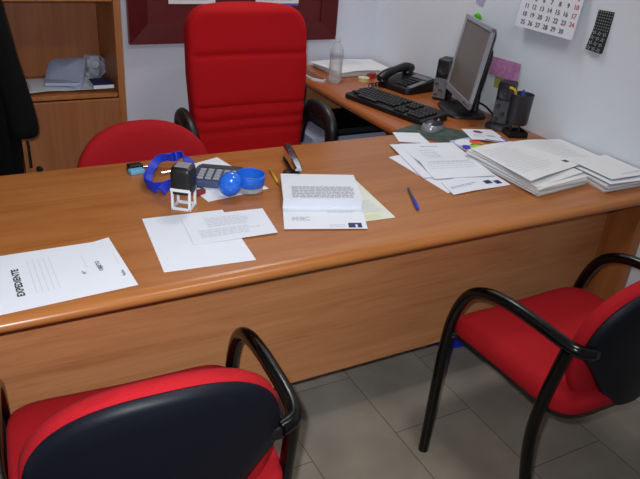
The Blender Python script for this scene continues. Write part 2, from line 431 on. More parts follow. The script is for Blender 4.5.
def make_guest_chair():
    t = thing('guest_chair', 'x', 'chair', (0, 0, 0), 0, 'red upholstered armchairs around the desk')
    # seat: black under-tray and red pad with a waterfall front
    SW, SD = .247, .218
    def fz(x, y, h):
        yy = y+.046
        return Vector((x, yy, h+.032-.014*max(0, (yy-.10)/.14)**2 + .010*(x/.23)**2))
    ol = superell(SW, SD, 7, 64)
    cushion(ol, [(.90, .412), (.985, .413), (1.0, .420), (1.0, .438), (.988, .449), (.955, .457), (.85, .461), (.6, .462), (.2, .460)], fz).build('seat', M['red'], t)
    cushion(ol, [(.80, .392), (.95, .394), (.985, .401), (.99, .4135)], fz).build('seat_tray', M['blkp'], t)
    # backrest: pad in front, shell behind
    lean = R(7); zc, hh, hw = .618, .200, .220
    def fb(u, w, d):
        d2 = d-.032*(u/hw)**2                        # curved round the sitter: the sides come forward
        y = -.160-d2*math.cos(lean)-(w)*math.sin(lean); z = zc+w*math.cos(lean)-d2*math.sin(lean)
        return Vector((u, y, z))
    bo = superell(hw, hh, 2.35, 56)
    bo = [(u*(1-.05*max(0, -w/hh)), w) for u, w in bo]
    mb = MB(); mb.rings([[fb(u*sc, w*sc, d) for u, w in bo] for sc, d in [(.3, -.034), (.7, -.033), (.88, -.029), (.96, -.020), (1., -.006), (1., .010), (.975, .016), (.9, .016)]])
    mb.build('backrest', M['red'], t)
    so = []
    for u, w in bo:                                  # shell tapers below the arms like a shield
        k = 1 if w > -.01 else 1-.45*min(1, (-.01-w)/(hh-.01))**.6
        so.append((u*k*.985, w*.985))
    mb = MB(); mb.rings([[fb(u*sc, w*sc, d) for u, w in so] for sc, d in [(.9, .014), (.985, .014), (1., .020), (.985, .030), (.94, .036), (.75, .040), (.3, .042)]])
    mb.build('back_shell', M['shell'], t)
    # arms and legs, one bent tube per leg
    for s in (-1, 1):
        X = .252*s
        f = MB().tube([(X, .245, 0), (X, .243, .2), (X, .238, .42), (X, .222, .52), (X, .185, .595), (X, .125, .634), (X, .05, .649), (X, -.03, .652), (X, -.09, .651), (X*.985, -.134, .648), (X*.94, -.158, .645), (X*.83, -.170, .642)],
                      .0155, 14, smooth_n=6, up=(1, 0, 0))
        f.build('arm_and_front_leg', M['blk'], t)
        g = MB().tube([(X*.99, -.136, .638), (X, -.126, .57), (X, -.112, .47), (X, -.106, .37), (X, -.120, .26), (X, -.155, .12), (X, -.195, 0)], .0155, 14, smooth_n=6, up=(1, 0, 0))
        g.build('rear_leg', M['blk'], t)
        MB().box((.200*s, -.168, .634), (.034, .016, .028), .006).build('back_bracket', M['blkp'], t)
        MB().tube([(.252*s, .232, .445), (.222*s, .215, .443)], .009, 10).build('seat_bracket', M['blkp'], t)
        MB().tube([(.25*s, -.108, .440), (.232*s, -.105, .440)], .009, 10).build('seat_bracket', M['blkp'], t)
    for s in (-1, 1):
        MB().box((.07*s, -.120, .440), (.035, .05, .02), .004).build('back_support', M['blkp'], t)
    return t
ch = make_guest_chair()
ch['label'] = 'red visitor armchair in the foreground left, seen from behind with its dark back shell'
ch.location = (-1.523, -.190, 0); ch.rotation_euler.z = R(-3)
c2 = copy_tree(ch); c2['label'] = 'red visitor armchair at the right of the desk, seat visible'
c2.location = (-.387, -.258, 0); c2.rotation_euler.z = R(1)
c3 = copy_tree(ch); c3['label'] = 'red round-backed chair behind the desk beside the bookcase, facing the camera'
c3.location = (-1.240, .712, 0); c3.rotation_euler.z = R(180)

# ================================================================== EXECUTIVE CHAIR
ex = thing('executive_chair', 'tall red high-backed office armchair with black arms behind the desk', 'chair', (-.738, 1.125, 0), R(180))
def exec_back():
    mb = MB(); rg = []
    z0, z1 = .46, 1.117; N = 72
    seams = [.945, .752, .700, .655]
    lean = R(6)
    for i in range(N+1):
        z = z0+(z1-z0)*i/N; q = (z-z0)/(z1-z0)
        w = .218+.024*min(1, q*1.6)
        dt = z1-z
        if dt < .10: w = w-.10*(1-math.sqrt(max(0, 1-(1-dt/.10)**2)))*1.0
        th = .062*(1 if dt > .03 else math.sqrt(max(.05, 1-(1-dt/.03)**2)))
        bulge = .018*math.sin(PI*min(1, q))
        groove = sum(.010*math.exp(-((z-sv)/.008)**2) for sv in seams)
        ring = []
        for x, y in superell(w, th, 3.2, 44):
            yy = y
            if y > 0: yy = y+bulge-groove*(1 if abs(x) < w*.97 else .4)
            yc = -.10-(z-z0)*math.tan(lean)+.045*(x/w)**2*(.5+.5*q)
            ring.append(Vector((x, yy+yc, z)))
        rg.append(ring)
    mb.rings(rg); return mb
exec_back().build('backrest', M['red2'], ex, sharp=R(60))
ol = superell(.25, .25, 4, 48)
cushion(ol, [(.9, .42), (.98, .425), (1., .445), (1., .49), (.97, .512), (.85, .522), (.4, .525)], lambda x, y, h: Vector((x, y+.12, h-.03*max(0, (y-.1)/.15)**2))).build('seat', M['red2'], ex)
for s in (-1, 1):
    X = .264*s
    MB().tube([(X*.93, -.12, .56), (X*.99, -.125, .64), (X*1.02, -.105, .695), (X*1.04, -.06, .728), (X*1.06, .0, .728), (X*1.07, .05, .715), (X*1.07, .085, .685), (X*1.07, .095, .635), (X*1.04, .09, .54), (X*.98, .08, .44), (X*.8, .07, .41)],
              [.026, .027, .030, .031, .031, .031, .030, .028, .026, .024, .022], 14, smooth_n=6, flat=.8, up=(1, 0, 0)).build('armrest', M['blkp'], ex)
MB().lathe([(.03, .10), (.03, .24), (.024, .242), (.024, .41), (.11, .412), (.11, .424)], 24, (0, .1, 0)).build('column', M['blk'], ex)
for k in range(5):
    a = 2*PI*k/5+.3; e = (math.cos(a)*.29, .1+math.sin(a)*.29)
    lg = MB().tube([(0, .1, .115), (e[0]*.6, .1+(e[1]-.1)*.6, .105), (e[0], e[1], .075)], [.026, .021, .015], 10).build('base_leg', M['blk'], ex)
    MB().lathe([(0, -.022), (.024, -.02), (.027, 0), (.024, .02), (0, .022)], 18, (e[0], e[1], .0275), axis=(math.sin(a), -math.cos(a), 0)).build('castor', M['blkp'], lg)

# ================================================================== BOOKCASE
BX0, BX1, BY0, BY1 = -1.958, -1.160, 1.45, YB-.004
bk = thing('bookcase', 'wooden bookcase with an open shelf above two closed doors', 'bookcase', ((BX0+BX1)/2, (BY0+BY1)/2, 0))
H = 1.98
for x in (BX0+.0125, BX1-.0125):
    local(MB().box((x, (BY0+BY1)/2, H/2), (.025, BY1-BY0, H), .002), bk).build('side_panel', M['case_edge'], bk)
local(MB().box(((BX0+BX1)/2, BY1-.008, H/2), (BX1-BX0-.05, .012, H-.04), .001), bk).build('back_panel', M['case'], bk)
for z in (.7435, 1.100, 1.52):
    local(MB().box(((BX0+BX1)/2, (BY0+BY1)/2+.002, z), (BX1-BX0-.052, BY1-BY0-.02, .016), .002), bk).build('shelf', M['case_edge'], bk)
local(MB().box(((BX0+BX1)/2, (BY0+BY1)/2, H+.0125), (BX1-BX0, BY1-BY0, .025), .002), bk).build('top_panel', M['case_edge'], bk)
local(MB().box(((BX0+BX1)/2, BY0+.03, .04), (BX1-BX0-.052, .02, .08), .002), bk).build('plinth', M['case_edge'], bk)
xm = (BX0+BX1)/2
for s in (-1, 1):
    d = local(MB().box((xm+s*.187, BY0-.001, .408), (.37, .018, .650), .002), bk).build('door', M['case'], bk)
    hx = xm+s*.021
    local(MB().tube([(hx, BY0-.008, .49), (hx, BY0-.032, .495), (hx, BY0-.032, .585), (hx, BY0-.008, .59)], .0055, 10), bk).build('handle', M['blkp'], d)
    if s > 0: local(MB().lathe([(.012, 0), (.012, .012), (.009, .016), (0, .016)], 16, (hx+.03, BY0-.010, .478), axis=(0, -1, 0)), bk).build('lock', M['blkp'], d)

ZS = .752
Sheet([(-1.60, 1.66), (-1.42, 1.70), (-1.36, 1.51), (-1.57, 1.47)], ZS+.004, lambda u, v: .008*math.sin(3*u)).done('paper_sheet', 'cream sheet lying near the front of the bookcase shelf, by the coat', 'paper', M['paper_w'])
Sheet([(-1.50, 1.68), (-1.26, 1.68), (-1.22, 1.49), (-1.49, 1.50)], ZS+.0135, lambda u, v: .003*math.sin(4*v+u)).done('paper_sheet', 'loose white sheet under the grey-blue folder on the bookcase shelf', 'paper', M['paper'])
# puffy plastic folder leaning on a heap
fd = thing('plastic_folder', 'puffy grey-blue plastic folder lying tilted on the bookcase shelf', 'folder', (-1.39, 1.60, ZS+.016))
def puffy(c, ax, ay, th, tilt, mi=0):
    mb = MB(); rg = []
    for k, (sc, h) in enumerate([(.2, .0), (.8, .002), (.97, .25), (1., .5), (.96, .78), (.75, .96), (.2, 1.)]):
        rg.append([Vector((x*sc, y*sc, (h-.0)*th*(1+.5*(y/ay)))) for x, y in superell(ax, ay, 6, 40)])
    mb.rings(rg); return mb.xform(Matrix.Translation(c) @ Matrix.Rotation(tilt[2], 4, 'Z') @ Matrix.Rotation(tilt[0], 4, 'X') @ Matrix.Rotation(tilt[1], 4, 'Y'))
local(puffy(V(-1.352, 1.60, ZS+.03), .078, .085, .030, (R(26), R(-8), R(-24))), fd).build('sleeve', M['bag'], fd)
local(MB().box((-1.365, 1.59, ZS+.025), (.13, .13, .012), .003, mat=Matrix.Rotation(R(-12), 3, 'Z')), fd).build('pages', M['paper_b'], fd)
# crumpled film bag
mb = MB(); rg = []
for i in range(9):
    q = i/8; rr = (.060*math.sin(PI*(.12+.8*q))**.6)
    rg.append([Vector((-1.232+math.cos(2*PI*k/22)*.8*rr*(1+.22*rnd.uniform(-1, 1)), 1.70+math.sin(2*PI*k/22)*rr*.8*(1+.22*rnd.uniform(-1, 1)), ZS+.002+.095*q+.012*rnd.uniform(-1, 1)*(0 < i < 8))) for k in range(22)])
mb.rings(rg)
tag(mb.build('plastic_bag', M['film'], loc=(-1.255, 1.67, ZS), sharp=R(20)), 'crumpled clear plastic bag standing at the right of the bookcase shelf', 'bag')
bx = thing('flat_box', 'flat white box with a blue lid print at the right end of the bookcase shelf', 'box', (-1.235, 1.52, ZS+.0145))
local(MB().box((-1.235, 1.525, ZS+.0215), (.078, .10, .014), .002), bx).build('carton', M['paper'], bx)
local(MB().box((-1.235, 1.525, ZS+.0300), (.078, .10, .003), .001), bx).build('lid', M['navy'], bx)

# ================================================================== COAT STAND AND COAT
cs = thing('coat_stand', 'black coat stand at the left edge carrying a black coat', 'coat stand', (-1.80, 1.18, 0))
MB().tube([(0, 0, .02), (0, 0, 1.80)], .016, 14).build('pole', M['blk'], cs)
MB().lathe([(.16, 0), (.165, .006), (.15, .018), (.03, .03), (.018, .05)], 32).build('base', M['blk'], cs)
for k in range(4):
    a = PI/2*k+PI/4
    MB().tube([(0, 0, 1.70), (math.cos(a)*.06, math.sin(a)*.06, 1.72), (math.cos(a)*.12, math.sin(a)*.12, 1.765), (math.cos(a)*.13, math.sin(a)*.13, 1.80)], .007, 8, smooth_n=4).build('hook', M['blk'], cs)
CO = V(-.022, 0, .025)
ct = thing('coat', 'long black coat hanging on the stand at the left edge', 'coat', (-1.72, 1.10, .45))
mb = MB(); rg = []
for i in range(26):
    q = i/25; z = 1.60-q*1.15
    hw_ = (.03+.14*min(1, q/.16)**.7)*(1-.03*math.sin(q*6))-.012*q; hd = .04+.04*min(1, q/.3)
    rg.append([Vector((-1.745+.015*q+math.cos(2*PI*k/48)*hw_*(1+.05*math.sin(k*1.9+q*3)), 1.09+math.sin(2*PI*k/48)*hd*(1+.16*math.sin(k*2.3+q*2)), z)) for k in range(48)])
mb.rings(rg)
local(mb, ct).build('body', M['coat'], ct)
def sleeve(pts, rad, name='sleeve'):
    return local(MB().tube(pts, rad, 18, smooth_n=5, flat=.75), ct).build(name, M['coat'], ct)
sleeve([(-1.64, 1.10, 1.50), (-1.625, 1.09, 1.30), (-1.605, 1.08, 1.12), (-1.578, 1.07, .95), (-1.556, 1.06, .83), (-1.548, 1.05, .75), (-1.550, 1.05, .725)], [.052, .056, .054, .05, .05, .052, .046])
sleeve([(-1.86, 1.10, 1.50), (-1.89, 1.09, 1.30), (-1.90, 1.08, 1.05), (-1.90, 1.07, .75)], [.05, .055, .05, .048])
local(MB().tube([(-1.70, 1.03, 1.38), (-1.675, 1.005, 1.1), (-1.66, 1.0, .8), (-1.655, 1.0, .5)], .004, 6, smooth_n=4), ct).build('zip', M['dkgrey'], ct)
ct.location += CO

# ================================================================== NOTICE BOARD
nb = thing('notice_board', 'dark red framed board on the back wall behind the tall chair', 'notice board', (-.541, YB, .865))
NX0, NX1, NZ0, NZ1 = -1.058, -.048, .869, 1.62
def frame_bar(a, b, c, d, y0, y1):
    """mitred bar: a, b outer corners, c, d inner corners (x, z); bevelled towards the panel"""
    f = [(a[0], y0, a[1]), (b[0], y0, b[1]), (c[0], y0+.012, c[1]), (d[0], y0+.012, d[1])]
    k = [(x, y1, z) for x, y, z in f]
    return MB().add([Vector(q) for q in f+k], [[0, 1, 2, 3], [7, 6, 5, 4], [0, 4, 5, 1], [1, 5, 6, 2], [2, 6, 7, 3], [3, 7, 4, 0]], 0, False)
w = .085
o4 = [(NX0, NZ0), (NX1, NZ0), (NX1, NZ1), (NX0, NZ1)]; i4 = [(NX0+w, NZ0+w), (NX1-w, NZ0+w), (NX1-w, NZ1-w), (NX0+w, NZ1-w)]
for k in range(4):
    local(frame_bar(o4[k], o4[(k+1) % 4], i4[(k+1) % 4], i4[k], YB-.032, YB-.002), nb).build('frame_bar', M['frame'], nb)
local(MB().box(((NX0+NX1)/2, YB-.008, (NZ0+NZ1)/2), (NX1-NX0-2*w+.004, .01, NZ1-NZ0-2*w+.004), 0), nb).build('panel', M['board'], nb)
def wall_sheet(name, label, cat, x0, x1, z0, z1, y, mats, marks=None, group=None):
    mb = MB().box(((x0+x1)/2, y, (z0+z1)/2), (x1-x0, .001, z1-z0), 0)
    for (a, b, c, d, mi) in marks or []:
        mb.add([V(x0+(x1-x0)*a, y-.0008, z0+(z1-z0)*b), V(x0+(x1-x0)*c, y-.0008, z0+(z1-z0)*b), V(x0+(x1-x0)*c, y-.0008, z0+(z1-z0)*d), V(x0+(x1-x0)*a, y-.0008, z0+(z1-z0)*d)], [[0, 1, 2, 3]], mi, False)
    return tag(mb.build(name, mats, loc=((x0+x1)/2, y, z0)), label, cat, group)
wall_sheet('notice_sheet', 'pale notice pinned to the red board, left of the tall chair top', 'notice', -.880, -.668, 1.034, 1.35, YB-.016, [M['paper_w'], M['ink_l']],
           [(.1, .05+.07*k, .85, .08+.07*k, 1) for k in range(12)])
wall_sheet('notice_sheet', 'pale notice pinned to the red board, right of the tall chair top', 'notice', -.475, -.256, 1.026, 1.33, YB-.016, [M['paper_w'], M['purple'], M['ink_l']],
           [(.5, .0, 1., .035, 1)]+[(.1, .08+.07*k, .85, .11+.07*k, 2) for k in range(12)])

# ================================================================== THINGS ON THE MAIN DESK
Z = ZD+.0010
# form with EXPEDIENTE title, its text running from the front edge to the back
s = Sheet([(-1.765, .263), (-1.480, .262), (-1.467, .040), (-1.765, .021)], Z, lambda u, v: .006*(u > .86)*((u-.86)/.14)**2*(1-v))
RU, UP = (0, -1/.222), (-1/.29, 0)
def vtext(body, xw, yw, size): s.text(body, ((xw+1.765)/.292, (.263-yw)/.228), RU, UP, size)
for dx, dy in ((0, 0), (.0006, .0005), (-.0006, .0004), (.0, .0009), (.0009, .0)): vtext('EXPEDIENTE', -1.684+dx, .083+dy, .0192)
for k in range(5):
    for j in range(26): s.rect((.118+.0128*k*3)*1.+.235, .17+.024*j, (.118+.0128*k*3)*1.+.2385, .17+.024*j+.014, 2)
vtext('N\u00ba', -1.557, .122, .011); vtext('N\u00ba', -1.5565, .1225, .011)
for j in range(12): s.rect(.735, .24+.024*j, .7385, .24+.024*j+.014, 2)
vtext('OBJETO', -1.521, .122, .0125); vtext('OBJETO', -1.5205, .1225, .0125)
vtext('Fecha', -1.484, .082, .010); vtext('Fecha', -1.4835, .0825, .010)
for j in range(12): s.rect(.962, .28+.024*j, .9655, .28+.024*j+.014, 2)
s.done('form_sheet', 'white form titled EXPEDIENTE at the left front of the desk', 'paper', [M['paper'], M['ink'], M['ink_l']])

Sheet([(-1.38, .346), (-1.172, .332), (-1.194, .053), (-1.403, .071)], Z).done('paper_sheet', 'blank white sheet near the desk front, half under a printed sheet', 'paper', [M['paper']])
s = Sheet([(-1.289, .322), (-1.07, .303), (-1.093, .155), (-1.304, .167)], Z+.0016, lambda u, v: .003*u*v)
s.lines(.25, .16, .78, .52, 5, 1, .6, .2); s.lines(.12, .58, .84, .86, 4, 1, .6, .2)
s.done('paper_sheet', 'printed half sheet lying across the blank sheet, right of the stamp', 'paper', [M['paper'], M['ink_ll']])

# green-tinted form under the letter
s = Sheet([(-.905, .425), (-.722, .405), (-.753, .138), (-.936, .150)], Z)
s.rect(.30, .88, .80, .97, 1); s.lines(.55, .55, .93, .85, 6, 2, .4)
s.done('form_sheet', 'pale green form sticking out from under the folded letter', 'paper', [M['paper_g'], plain('yellow_green_tint', (210, 218, 178), .8), M['ink_ll']])
# folded letter that stands up in a low zigzag
def zig(u, v):
    k = [(0, .018), (.60, .031), (.608, .003), (.70, .0035), (1, .0012)]
    for (a, p), (b, q) in zip(k, k[1:]):
        if v <= b: t = (v-a)/(b-a); return p+(q-p)*t
    return .0012
s = Sheet([(-.940, .472), (-.735, .396), (-.865, .099), (-1.069, .168)], Z+.0022, zig, 8, 50, shift=lambda v: .016*max(0, min(1, (v-.4)/.2)) if v < .604 else 0)
s.lines(.12, .34, .93, .575, 8, 1, .6, .06); s.lines(.10, .80, .34, .87, 3, 1, .5, .3); s.lines(.55, .68, .93, .74, 2, 2, .5, .2)
s.rect(.775, .905, .94, .985, 3); s.rect(.86, .935, .885, .985, 0, .0009); s.lines(.55, .93, .76, .985, 3, 2, .5)
s.done('letter', 'folded white letter with a dark blue logo, lying open in a low zigzag', 'letter', [M['paper'], M['ink_l'], M['ink_ll'], M['navy']])

# blue ballpoint pen
def bar(o, name, pts, r, mat, n=12, **k): return local(MB().tube(pts, r, n, **k), o).build(name, mat, o)
pn = thing('ballpoint_pen', 'blue ballpoint pen lying alone on the bare desk', 'pen', (-.64, .22, ZD))
a, b = V(-.609, .287, ZD+.005), V(-.668, .153, ZD+.0055)
bar(pn, 'barrel', [a, a.lerp(b, .58)], .0036, plain('smoky_pen_barrel', (70, 66, 100), .3), 8)
bar(pn, 'cap', [a.lerp(b, .56), a.lerp(b, .60), a.lerp(b, .94), b], [.004, .0052, .0052, .0028], M['cobalt'])
bar(pn, 'clip', [a.lerp(b, .62)+V(0, 0, .006), a.lerp(b, .9)+V(0, 0, .006)], .0014, M['cobalt'], 6)
pc = thing('pencil', 'short yellow pencil left of the stapler', 'pencil', (-.95, .49, ZD))
a, b = V(-.939, .548, ZD+.004), V(-.962, .430, ZD+.004)
bar(pc, 'shaft', [a, a.lerp(b, .86)], .0038, M['yellow'], 6)
bar(pc, 'tip', [a.lerp(b, .86), b], [.0038, .0006], plain('pencil_wood', (150, 112, 70), .6), 6)

# stapler, opened, chrome arm over a dark base
st = thing('stapler', 'chrome and black stapler behind the folded letter', 'stapler', (-.866, .548, ZD), R(-14))
st.scale = (.82, 1.05, .85)
MB().box((0, 0, .006), (.034, .15, .010), .004).build('base', M['blkp'], st)
m = MB(); rg = []
for y, w_, z0, z1 in [(-.09, .012, .034, .046), (-.075, .016, .028, .050), (0, .016, .026, .056), (.06, .017, .022, .058), (.078, .015, .022, .056)]:
    rg.append([V(-w_, y, z0), V(w_, y, z0), V(w_, y, z1-.006), V(w_*.6, y, z1), V(-w_*.6, y, z1), V(-w_, y, z1-.006)])
m.rings(rg).build('arm', M['chrome'], st)
MB().box((0, .052, .0575), (.024, .055, .006), .003).build('cap', M['blkp'], st)
MB().box((0, .066, .018), (.028, .022, .026), .003).build('hinge', M['dkgrey'], st)
MB().lathe([(.017, 0), (.019, .006), (.014, .016), (0, .018)], 18, (-.030, -.052, .0)).build('crimp_knob', plain('dark_brown_plastic', (52, 34, 30), .3), st)

# sheet under the calculator, the calculator, the blue band, stamp, key
s = Sheet([(-1.225, .640), (-1.052, .703), (-.998, .425), (-1.19, .392)], Z)
s.done('paper_sheet', 'white sheet under the calculator and the blue pot', 'paper', [M['paper']])
cl = thing('calculator', 'slate blue desk calculator with grey keys on a white sheet', 'calculator', (-1.112, .524, ZD+.002), R(-30))
m = MB(); rg = []
for z, sc in ((0, .96), (.002, 1), (.014, 1), (.0165, .96)):
    rg.append([V(x*sc, y*sc, z+(.006*(y+.065)/.13 if z > .01 else .0)) for x, y in superell(.072, .064, 7, 40)])
m.rings(rg).build('body', M['calcbody'], cl)
T = Matrix.Rotation(math.atan(.012/.13), 4, 'X')
for r_ in range(4):
    for c_ in range(5):
        MB().box((-.046+c_*.023, -.042+r_*.0185, .0200+.006*(r_*.0185+.023)/.13), (.017, .012, .005), .0015).build('key', M['calckey'], cl)
MB().box((0, .046, .0225), (.12, .022, .003), .001, mat=Matrix.Rotation(.046, 3, 'X')).build('display', M['dkgrey'], cl)

# self-inking stamp
sp = thing('self_inking_stamp', 'black self-inking stamp on a white open frame in front of the calculator', 'stamp', (-1.260, .382, ZD), R(-36))
sp.scale = (1.06, 1.06, 1.03)
for x in (-.0215, .0215):
    for y in (-.021, .021):
        MB().box((x, y, .027), (.0065, .0065, .054), .0015).build('frame_post', M['white'], sp)
for y in (-.021, .021):
    MB().box((0, y, .0035), (.05, .0065, .007), .0015).build('frame_rail', M['white'], sp)
    MB().box((0, y, .0515), (.05, .0068, .007), .0015).build('frame_rail', M['white'], sp)
for x in (-.0215, .0215):
    MB().box((x, 0, .0035), (.0065, .042, .007), .0015).build('frame_rail', M['white'], sp)
    MB().box((x, 0, .0515), (.0068, .042, .007), .0015).build('frame_rail', M['white'], sp)
m = MB(); rg = []
for z, sx, sy in ((.044, .0255, .025), (.060, .027, .027), (.100, .027, .027), (.110, .025, .025), (.1145, .019, .020)):
    rg.append([V(x, y, z) for x, y in superell(sx, sy, 5, 36)])
m.rings(rg).build('housing', M['blkp'], sp)
MB().box((0, -.0005, .1150), (.034, .034, .002), .0008).build('top_plate', M['silver'], sp)
MB().box((0, -.0268, .0565), (.049, .003, .008), .001).build('window_band', M['white'], sp)

# blue wrist band / lanyard loop standing in a twisted loop
ln = thing('lanyard', 'twisted royal blue lanyard loop beside the stamp', 'lanyard', (-1.25, .58, ZD))
LZ = .62
lp = [(-1.303, .485, .012), (-1.318, .535, .016), (-1.306, .585, .022), (-1.283, .625, .030), (-1.258, .655, .040), (-1.238, .672, .052), (-1.205, .668, .050), (-1.196, .655, .060), (-1.180, .665, .056), (-1.165, .650, .044), (-1.172, .60, .030), (-1.19, .56, .022), (-1.225, .525, .016), (-1.262, .505, .014), (-1.292, .478, .012)]
def ribbon(pts, w_, th, seed, mi=0):
    P = catmull([(x, y, ZD+z*LZ) for x, y, z in pts], 7); m = MB(); rg = []
    for i, q in enumerate(P):
        t = (P[min(i+1, len(P)-1)]-P[max(i-1, 0)]).normalized(); sd = t.cross(Vector((0, 0, 1))).normalized(); up = sd.cross(t)
        a = .9*math.sin(i*.16+seed)+.9; d = sd*math.cos(a)+up*math.sin(a); nn = t.cross(d).normalized()
        c = Vector((q.x, q.y, max(q.z, ZD+abs(d.z)*w_/2+.003)))
        rg.append([c+d*w_/2+nn*th, c+d*w_/2-nn*th, c-d*w_/2-nn*th, c-d*w_/2+nn*th])
    return m.rings(rg)
local(ribbon(lp, .027, .0024, .3), ln).build('band', M['blueband'], ln, sharp=R(50))
local(ribbon([(-1.228, .650, .062), (-1.252, .640, .066), (-1.278, .612, .052), (-1.300, .575, .040), (-1.312, .53, .022), (-1.285, .50, .014), (-1.25, .515, .014), (-1.222, .545, .03), (-1.20, .585, .045)], .024, .0022, 1.6), ln).build('inner_band', M['blueband'], ln, sharp=R(50))
bar(ln, 'clasp', [(-1.255, .612, ZD+.006), (-1.225, .617, ZD+.006), (-1.205, .622, ZD+.006)], .0035, M['chrome'], 8)
ky = thing('usb_stick', 'small black and light blue key tag at the left of the lanyard', 'key tag', (-1.315, .665, ZD), R(8))
MB().box((-.004, -.014, .006), (.042, .026, .012), .003).build('tag', M['ltblue'], ky)
MB().box((.002, .012, .009), (.042, .030, .018), .004).build('head', M['blkp'], ky)
MB().tube([(.02, .008, .006), (.040, .004, .005), (.058, .002, .004)], .003, 8).build('ring', M['chrome'], ky)
rc = thing('binder_clip', 'tiny dark red clip between stamp and calculator', 'clip', (-1.196, .447, ZD), R(25))
MB().prism([(-.016, -.008), (.016, -.008), (.012, .008), (-.012, .008)], 0, .012).build('body', M['dkred'], rc)
MB().tube([(-.006, .0, .012), (.002, .016, .016), (.020, .016, .010), (.024, .004, .006)], .0018, 6, smooth_n=4).build('wire_handle', M['blk'], rc)

# blue moistener pot with clear base, and its domed lid leaning beside it
pt = thing('moistener_pot', 'open round blue pot with a clear base beside the calculator', 'pot', (-1.054, .430, ZD+.0012))
pt.scale = (.92, .92, .95)
MB().lathe([(.034, 0), (.040, .003), (.0415, .022), (.0395, .022), (.038, .005), (.033, .0035), (0, .0035), (0, .0)], 36).build('clear_base', M['clear'], pt)
MB().lathe([(.0418, .018), (.0452, .022), (.0458, .050), (.0450, .053), (.0430, .053), (.0425, .05), (.0420, .024), (.0418, .018)], 40).build('blue_ring', M['blue'], pt)
MB().lathe([(0, .0210), (.0385, .0212), (.0385, .0225), (0, .0235)], 30).build('sponge', plain('pale_sponge', (150, 140, 120), .9, noise=.2), pt)
ld = MB()
ld.lathe([(.0445, 0), (.0455, .003), (.0440, .018), (.037, .031), (.024, .039), (.010, .042), (0, .0425)], 40)
ld.lathe([(.0445, 0), (.0425, .002), (.041, .017), (.034, .029), (.02, .037), (0, .0395)], 40)
ld.xform(Matrix.Translation(V(-1.120, .412, ZD+.0380)) @ Matrix.Rotation(R(25), 4, V(.83, .55, 0)) @ Matrix.Diagonal((.70, .70, .80, 1)) @ V(0, 0, 1).rotation_difference(V(-.50, -.78, .40)).to_matrix().to_4x4())
zmin = min(q.z for q in ld.v)
ld.xform(Matrix.Translation(V(0, 0, ZD+.0020-zmin)))
tag(ld.build('pot_lid', M['blue'], loc=(-1.105, .425, ZD+.002)), 'glossy blue domed lid leaning on edge beside the open pot', 'lid')

# loose papers, centre right
Sheet([(-.355, .758), (-.261, .723), (-.291, .612), (-.392, .661)], Z+.0022).done('note_sheet', 'small blank slip at the back desk edge by the mouse pad', 'paper', [M['paper']])
Sheet([(-.512, .541), (-.31, .56), (-.285, .27), (-.507, .228)], Z, lambda u, v: .004*math.sin(3*u)*(1-v)).done('paper_sheet', 'white sheet at the bottom of the loose papers, its left corner sticking out', 'paper', [M['paper']])
s = Sheet([(-.478, .300), (-.262, .335), (-.273, .216), (-.503, .207)], Z+.0026, lambda u, v: .0015*math.sin(5*u))
s.rect(.66, .52, .78, .74, 1); s.rect(.82, .62, .92, .84, 1); s.lines(.05, .50, .55, .66, 2, 2, .45)
s.done('letterhead', 'white sheet with dark blue squares, nearest of the loose papers', 'paper', [M['paper'], M['navy'], plain('pale_violet_print', (170, 170, 210), .7)])
Sheet([(-.447, .637), (-.24, .60), (-.31, .31), (-.515, .345)], Z+.0038, lambda u, v: .0015*(1-v)*(1-u)).done('paper_sheet', 'blank sheet just under the top printed sheet of the loose papers', 'paper', [M['paper']])
s = Sheet([(-.41, .633), (-.211, .590), (-.276, .285), (-.487, .322)], Z+.0056, lambda u, v: .016*max(0, 1-abs(v-.62)/.3)**2*.6)
s.lines(.32, .10, .70, .14, 1, 1, .6); s.lines(.22, .22, .5, .50, 4, 2, .4); s.lines(.1, .62, .95, .80, 4, 2, .4); s.rect(.46, .26, .47, .45, 1)
s.done('paper_sheet', 'top printed sheet of the loose papers, corner lifted', 'paper', [M['paper'], M['ink_l'], M['ink_ll']])

# colourful leaflet and purple-banded flyer
s = Sheet([(-.205, .615), (-.100, .628), (-.088, .50), (-.215, .47)], Z+.0026)
def oval(s, cu, cv, ru, rv, mi, e=.0006, n=20):
    s.mb.add([s.S(cu+math.cos(2*PI*k/n)*ru, cv+math.sin(2*PI*k/n)*rv, e) for k in range(n)], [list(range(n))], mi, False)
s.rect(.02, .55, .98, .98, 6, .0004); oval(s, .42, .25, .36, .22, 1); oval(s, .22, .58, .17, .17, 2, .0009); oval(s, .52, .68, .24, .15, 3, .0011); oval(s, .66, .56, .22, .13, 4, .0007); oval(s, .82, .38, .22, .17, 5, .0010)
s.done('leaflet', 'colourful leaflet with blue, lime and orange spots beside the paper stacks', 'leaflet', [M['paper_b'], M['paper'], M['cobalt'], M['lime'], M['grn'], plain('red_orange_print', (232, 84, 48), .6), M['orange']])
s = Sheet([(-.069, .715), (.045, .674), (.020, .535), (-.120, .590)], Z+.0040, lambda u, v: .005*math.sin(4*u+1)*(v))
s.rect(.35, .90, .98, .98, 1); s.rect(.92, .55, .99, .9, 1); oval(s, .42, .25, .14, .12, 2); s.lines(.55, .5, .85, .62, 2, 1, .5); s.lines(.15, .5, .45, .75, 3, 3, .4)
s.done('flyer', 'white flyer with a purple bottom band in front of the pen cup', 'flyer', [M['paper'], M['purple'], plain('plum_print', (120, 70, 110), .7), M['ink_ll']])

